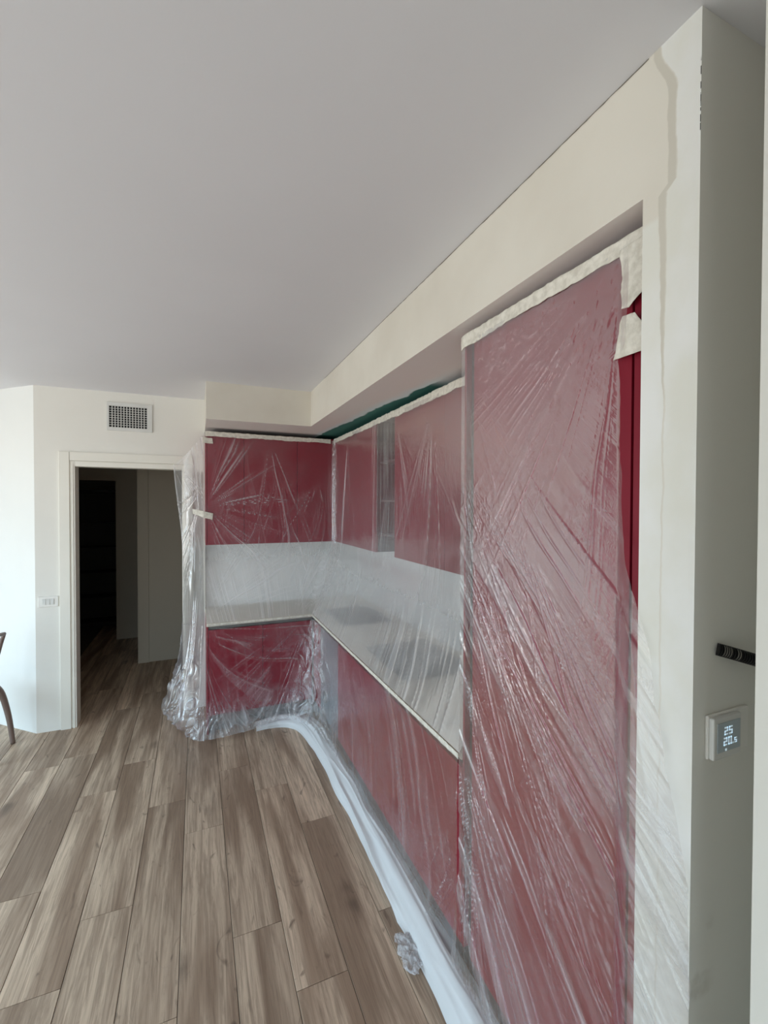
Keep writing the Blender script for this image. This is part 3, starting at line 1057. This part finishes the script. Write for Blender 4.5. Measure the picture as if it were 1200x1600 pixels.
# ------------------------------------------------------------------ curtain of film at the left end
rows = [
    [(-.185, 4.185, 2.125), (-.10, 4.15, 2.20), (-.02, 4.06, 2.285), (.052, 3.93, 2.36)],
    [(-.165, 4.18, 1.90), (-.085, 4.14, 1.93), (-.01, 4.05, 1.96), (.050, 3.93, 1.99)],
    [(-.122, 4.175, 1.52), (-.065, 4.13, 1.52), (-.005, 4.04, 1.52), (.050, 3.92, 1.52)],
    [(-.110, 4.17, 1.15), (-.06, 4.08, 1.15), (-.01, 3.96, 1.15), (.048, 3.80, 1.15)],
    [(-.115, 4.16, .86), (-.06, 4.04, .86), (-.01, 3.87, .86), (.050, 3.675, .86)],
    [(-.140, 4.14, .50), (-.09, 3.98, .50), (-.04, 3.82, .50), (.030, 3.655, .50)],
    [(-.21, 4.12, .25), (-.16, 3.97, .24), (-.09, 3.78, .23), (.0, 3.63, .22)],
    [(-.27, 4.14, .09), (-.20, 3.97, .08), (-.12, 3.77, .07), (-.01, 3.61, .06)],
    [(-.22, 4.16, .01), (-.15, 3.99, .01), (-.09, 3.80, .01), (.02, 3.63, .01)],
]
P = cr_interp(np.array(rows).swapaxes(0, 1), 150, 560)
dA = np.linalg.norm(np.diff(P, axis=0), axis=2)
A = np.concatenate([np.zeros((1, 560)), np.cumsum(dA, 0)])
B = P[..., 2]
pins = [(.0, 2.12, -100, -30, .16, 1.1, 1.0, 131), (.33, 1.95, 200, 268, .16, .8, .9, 132), (.30, 2.34, 190, 265, .14, .7, .6, 133), (.45, .86, 190, 265, .16, .6, .9, 134)]
F_ = pins_field(A, B, pins)
vert = ridge(vn1(A * 30 + (vn2(A * 3, B * 2, 9) - .5) * 3 + B * 1.5, 135), 4) * sst(vn2(A * 8, B * 1.5, 136), .3, .7)
wx = fbm2(A * 5, B * 4, 138, 2) - .5
crum = ridge(fbm2(A * 8 + wx * 6, B * 6 + wx * 4, 137, 2), 2.5)
bw = sst(.75 - B, 0, .5)
edge = np.exp(-(A / .012) ** 2) * sst(B, .3, .5)
disp = F_ * .008 + vert * .010 + crum * bw * .03
crease = np.clip(F_ * .6 + vert * .45 + crum * bw * .6 + edge * .9 + bw * .1, 0, 1.2)
flow = np.stack([A, B], -1)
film_obj('plastic_film', P, -disp, crease, flow, M['film_curtain'], 'plastic sheet hanging as a curtain from door trim to cabinet end, puddled on the floor')

# ------------------------------------------------------------------ milky bundle lying along the plinth
pts = [(.40, 3.625), (.55, 3.645), (.70, 3.615), (.80, 3.50), (.845, 3.30), (.862, 2.9), (.868, 2.4), (.868, 1.9), (.866, 1.4), (.862, .9), (.860, .56)]
pth, plen = path(pts, 700)
# smooth the path
ker = np.ones(31) / 31
for i in (0, 1):
    e_ = np.r_[np.full(15, pth[0, i]), pth[:, i], np.full(15, pth[-1, i])]
    pth[:, i] = np.convolve(e_, ker, 'valid')
tg = np.gradient(pth, axis=0)
tg /= np.linalg.norm(tg, axis=1, keepdims=True)
sd = np.stack([tg[:, 1], -tg[:, 0]], -1)
na = 90
th = np.linspace(0, math.pi, na)
A = np.linspace(0, plen, 700)[:, None] * np.ones((1, na))
TH = np.ones((700, 1)) * th[None]
grow = sst(A, 0, .5) * .45 + .55
wv = (fbm2(A * 3, TH * 0, 151) - .5) * .35 + 1
fold = ridge(vn2(TH * 1.1 + (fbm2(A * 1.2, TH * .5, 153) - .5) * 2.2, A * .5, 154), 1.2)
fold2 = ridge(vn2(TH * 4 + (fbm2(A * 2, TH, 155) - .5) * 3, A * 1.4, 156), 2)
rad = grow * wv * (.070 + .022 * (fold - .5) + .004 * (fold2 - .5))
xx = np.cos(TH) * rad
hh = np.sin(TH) ** .8 * rad * 1.15 + .002
P = np.zeros((700, na, 3))
P[..., 0] = pth[:, 0:1] + sd[:, 0:1] * xx
P[..., 1] = pth[:, 1:2] + sd[:, 1:2] * xx
P[..., 2] = hh
crease = np.clip(fold * .8 + fold2 * .2 - .35 - 1.6 * sst(.45 - A, 0, .4), -2.5, 1)
flow = np.stack([TH * .06, A], -1)
film_obj('plastic_film', P, np.zeros_like(A), crease, flow, M['film_bundle'], 'long milky roll of bunched plastic film lying on the floor along the plinth')

# ------------------------------------------------------------------ scrap of film on the floor
g1 = np.linspace(-1, 1, 70)
GX, GY = np.meshgrid(g1, g1, indexing='ij')
hh = (ridge(fbm2(GX * 1.6 + 9, GY * 1.6, 161, 2), 2) * .035 + .004) * (1 - .6 * np.hypot(GX, GY) ** 2 * .5)
P = np.stack([.775 + GX * .045 + (fbm2(GY * 3, GX, 162) - .5) * .04, 1.56 + GY * .075 + (fbm2(GX * 3, GY, 163) - .5) * .05, np.maximum(hh, .003)], -1)
cr = ridge(fbm2(GX * 4, GY * 4, 164, 3), 4)
film_obj('plastic_scrap', P, cr * .004, cr, np.stack([GX * .05, GY * .07], -1), M['film_scrap'], 'small crumpled clear plastic scrap beside the milky roll on the floor')


# ------------------------------------------------------------------ masking tape
def tape_strip(name, label, pts_lo, pts_hi, off, seed, n=80, m=8, jag=.002, mat='tape', rip=.0012):
    """pts_lo / pts_hi: matching 3D polylines of the lower and upper edge; off: direction it stands off the surface"""
    lo_ = np.array(pts_lo, float)
    hi_ = np.array(pts_hi, float)
    d = np.r_[0, np.cumsum(np.linalg.norm(np.diff(lo_ + hi_, axis=0), axis=1) / 2)]
    t_ = np.linspace(0, d[-1], n)
    Lo = np.stack([np.interp(t_, d, lo_[:, i]) for i in range(3)], -1)
    Hi = np.stack([np.interp(t_, d, hi_[:, i]) for i in range(3)], -1)
    u = np.linspace(0, 1, m)[None, :, None]
    jl = (vn1(t_ * 60, seed) - .5) * jag * 2 + (vn1(t_ * 12, seed + 3) - .5) * jag * 3
    jh = (vn1(t_ * 60, seed + 1) - .5) * jag * 2
    dr = (Hi - Lo) / (np.linalg.norm(Hi - Lo, axis=1, keepdims=True) + 1e-9)
    Lo = Lo + dr * jl[:, None]
    Hi = Hi + dr * jh[:, None]
    P = Lo[:, None, :] * (1 - u) + Hi[:, None, :] * u
    T = t_[:, None] * np.ones((1, m))
    wv_ = ridge(fbm2(T * 45, np.ones((n, 1)) * np.linspace(0, 1, m)[None] * 3, seed + 2, 2), 2) * rip * 3
    P = P + np.array(off, float) * (wv_ * .5 + .0006)[..., None]
    cr_ = np.zeros((n, m))
    o = film_obj(name, P, cr_, cr_, np.stack([T, T], -1), M[mat], label, cat='masking tape')
    md = o.modifiers.new('thick', 'SOLIDIFY')
    md.thickness = .0008
    return o


XQ = .893
tape_strip('masking_tape', 'long masking tape strip sealing film along the top of the tall unit',
           [(XQ, 1.392, 2.350), (XQ, 1.37, 2.356), (XQ, 1.0, 2.358), (XQ, .69, 2.360), (XQ, .66, 2.362)],
           [(XQ, 1.392, 2.402), (XQ, 1.37, 2.403), (XQ, 1.0, 2.400), (XQ, .69, 2.396), (XQ, .66, 2.396)], (-1, 0, 0), 201, 220, 12)
tape_strip('masking_tape', 'crumpled masking tape piece hanging from the tall unit\'s top corner beside the pier',
           [(XQ - .002, .728, 2.37), (XQ - .002, .727, 2.30), (XQ - .002, .727, 2.26), (XQ - .002, .722, 2.235)],
           [(XQ - .002, .66, 2.375), (XQ - .002, .66, 2.30), (XQ - .002, .675, 2.255), (XQ - .002, .705, 2.232)], (-1, 0, 0), 205, 60, 30, .003, rip=.002)
tape_strip('masking_tape', 'flared masking tape piece on the tall unit below the torn one',
           [(XQ - .002, .722, 2.218), (XQ - .002, .733, 2.18), (XQ - .002, .742, 2.14), (XQ - .002, .748, 2.126)],
           [(XQ - .002, .690, 2.216), (XQ - .002, .668, 2.18), (XQ - .002, .665, 2.14), (XQ - .002, .665, 2.126)], (-1, 0, 0), 209, 60, 30, .002, rip=.0015)
tape_strip('masking_tape', 'masking tape strip along the top of the wall cabinets on the back wall',
           [(.064, YU - .014, 2.352), (.6, YU - .014, 2.352), (1.13, YU - .014, 2.350)], [(.064, YU - .014, 2.394), (.6, YU - .014, 2.390), (1.13, YU - .014, 2.388)], (0, -1, 0), 213, 220, 8, .0025)
tape_strip('masking_tape', 'masking tape strip along the top of the right-hand wall cabinets',
           [(XU - .016, 3.93, 2.350), (XU - .016, 3.3, 2.348), (XU - .016, 2.6, 2.346), (XU - .016, 1.396, 2.352)],
           [(XU - .016, 3.93, 2.388), (XU - .016, 3.3, 2.386), (XU - .016, 2.6, 2.392), (XU - .016, 1.396, 2.394)], (-1, 0, 0), 217, 260, 8, .003)
tape_strip('masking_tape', 'narrow masking tape strip on the worktop edge of the back run',
           [(.064, YF - .014, .848), (.895, YF - .014, .848)], [(.064, YF - .014, .867), (.895, YF - .014, .867)], (0, -1, 0), 221, 160, 5, .001)
tape_strip('masking_tape', 'narrow masking tape strip on the long worktop edge of the right-hand run',
           [(XT - .016, 3.665, .848), (XT - .016, 2.5, .848), (XT - .016, 1.395, .846)], [(XT - .016, 3.665, .867), (XT - .016, 2.5, .867), (XT - .016, 1.395, .868)], (-1, 0, 0), 225, 240, 5, .001)
tape_strip('masking_tape', 'short masking tape tab at the upper left corner of the wall cabinets',
           [(.045, 3.925, 2.295), (.125, YU - .016, 2.292)], [(.045, 3.925, 2.345), (.12, YU - .016, 2.335)], (0, -1, 0), 229, 24, 8, .002)
tape_strip('masking_tape', 'short slanted masking tape tab halfway down the left edge of the wall cabinets',
           [(-.03, 3.97, 1.715), (.05, 3.925, 1.68), (.118, YU - .018, 1.665)], [(-.035, 3.97, 1.755), (.05, 3.925, 1.735), (.125, YU - .018, 1.715)], (0, -1, 0), 233, 30, 8, .002)

# ------------------------------------------------------------------ conduit and thermostat in the niche
cd = empty('conduit', (.927, .536, 1.512), 'black corrugated conduit sticking out of the grey pier side', 'conduit')
P0, P1, P2 = Vector((.925, .5355, 1.513)), Vector((.96, .506, 1.503)), Vector((1.06, .484, 1.470))
bm = bmesh.new()
bm2 = bmesh.new()
pts, rad = [], []
nr = 30
for i in range(nr * 6 + 1):
    t_ = i / (nr * 6)
    p = P0 * (1 - t_) ** 2 + P1 * 2 * t_ * (1 - t_) + P2 * t_ ** 2
    pts.append(p)
    rad.append(.0105 + .0016 * (1 if (i % 6) in (1, 2, 3) else -1))
tube(bm, pts, rad, 16)
link_bm('corrugated_tube', bm, M['conduit_black'], cd, smooth=False)
for q in (2, 3, 4, 5, 8, 9):
    i = q * 6 + 5
    tube(bm2, [pts[i], pts[i + 1]], [.0110, .0110], 16)
link_bm('pale_rings', bm2, M['conduit_pale'], cd)

th_ = empty('thermostat', (.95, .536, 1.35), 'white wall thermostat with a glowing display on the grey pier side', 'thermostat')
box('plate', M['white_plastic'], .892, 1.020, .529, .5358, 1.306, 1.390, th_, .003)
box('body', M['vent_metal'], .893, .978, .519, .529, 1.308, 1.388, th_, .003)
box('display_bezel', simple('thermostat_grey_glass', c(176, 188, 194), .25), .902, .972, .5178, .519, 1.322, 1.378, th_, .001)


def emis(name, col, st_):
    k = N(name)
    return k.bsdf(col, .4, 0, None, .5, (col, st_))


EM = emis('lit_digits', c(196, 214, 224), .55)
bm = bmesh.new()
SEG = {'2': 'abged', '5': 'afgcd', '0': 'abcdef', '8': 'abcdefg', '4': 'fgbc', '3': 'abgcd'}


def digit(ch, x, z, w, h, t_):
    y0, y1 = .5172, .5176
    hh_ = h / 2
    r = {'a': (x, x + w, z + h - t_, z + h), 'g': (x, x + w, z + hh_ - t_ / 2, z + hh_ + t_ / 2), 'd': (x, x + w, z, z + t_),
         'f': (x, x + t_, z + hh_, z + h), 'e': (x, x + t_, z, z + hh_), 'b': (x + w - t_, x + w, z + hh_, z + h), 'c': (x + w - t_, x + w, z, z + hh_)}
    for q in SEG[ch]:
        a = r[q]
        bx(bm, a[0], a[1], y0, y1, a[2], a[3])


digit('2', .922, 1.354, .010, .015, .0024)
digit('5', .936, 1.354, .010, .015, .0024)
digit('2', .920, 1.334, .010, .015, .0024)
digit('0', .934, 1.334, .010, .015, .0024)
bx(bm, .947, .9495, .5172, .5176, 1.334, 1.3365)
digit('5', .953, 1.334, .007, .010, .0018)
link_bm('digits', bm, EM, th_)
box('indicator_light', EM, .925, .929, .517, .518, 1.3235, 1.3275, th_)

# ------------------------------------------------------------------ chair at the left edge
ch = empty('chair', (-1.62, 3.95, 0), 'taupe chair at the left edge, its curved back leg in front of the diagonal wall', 'chair')


def tp(name, pts, r0, r1, parent):
    bm = bmesh.new()
    P_ = [Vector(p) for p in pts]
    Q = []
    for i in range(len(P_) - 1):
        for j in range(6):
            t_ = j / 6
            a = P_[max(i - 1, 0)]
            b, c_ = P_[i], P_[i + 1]
            d = P_[min(i + 2, len(P_) - 1)]
            Q.append(.5 * ((2 * b) + (c_ - a) * t_ + (2 * a - 5 * b + 4 * c_ - d) * t_ ** 2 + (3 * b - a - 3 * c_ + d) * t_ ** 3))
    Q.append(P_[-1])
    n_ = len(Q)
    tube(bm, Q, [r0 + (r1 - r0) * i / (n_ - 1) for i in range(n_)], 10)
    link_bm(name, bm, M['chair'], parent, smooth=True)


for yy_ in (4.10, 3.78):
    tp('leg', [(-1.272, yy_, .003), (-1.295, yy_, .20), (-1.335, yy_, .38), (-1.38, yy_, .45)], .0155, .024, ch)
    tp('leg', [(-1.80, yy_, .003), (-1.80, yy_, .2), (-1.79, yy_, .45)], .013, .02, ch)
tp('back_post', [(-1.38, 4.10, .45), (-1.37, 4.10, .62), (-1.335, 4.09, .76), (-1.308, 4.075, .838)], .02, .012, ch)
tp('back_post', [(-1.38, 3.78, .45), (-1.37, 3.78, .62), (-1.335, 3.79, .76), (-1.308, 3.805, .838)], .02, .012, ch)
tp('back_rail', [(-1.308, 4.075, .835), (-1.325, 4.0, .845), (-1.328, 3.94, .847), (-1.325, 3.88, .845), (-1.308, 3.805, .835)], .013, .013, ch)
tp('back_rail', [(-1.365, 4.10, .66), (-1.375, 3.94, .665), (-1.365, 3.78, .66)], .011, .011, ch)
box('seat', M['chair'], -1.82, -1.36, 3.74, 4.13, .44, .465, ch, .01)
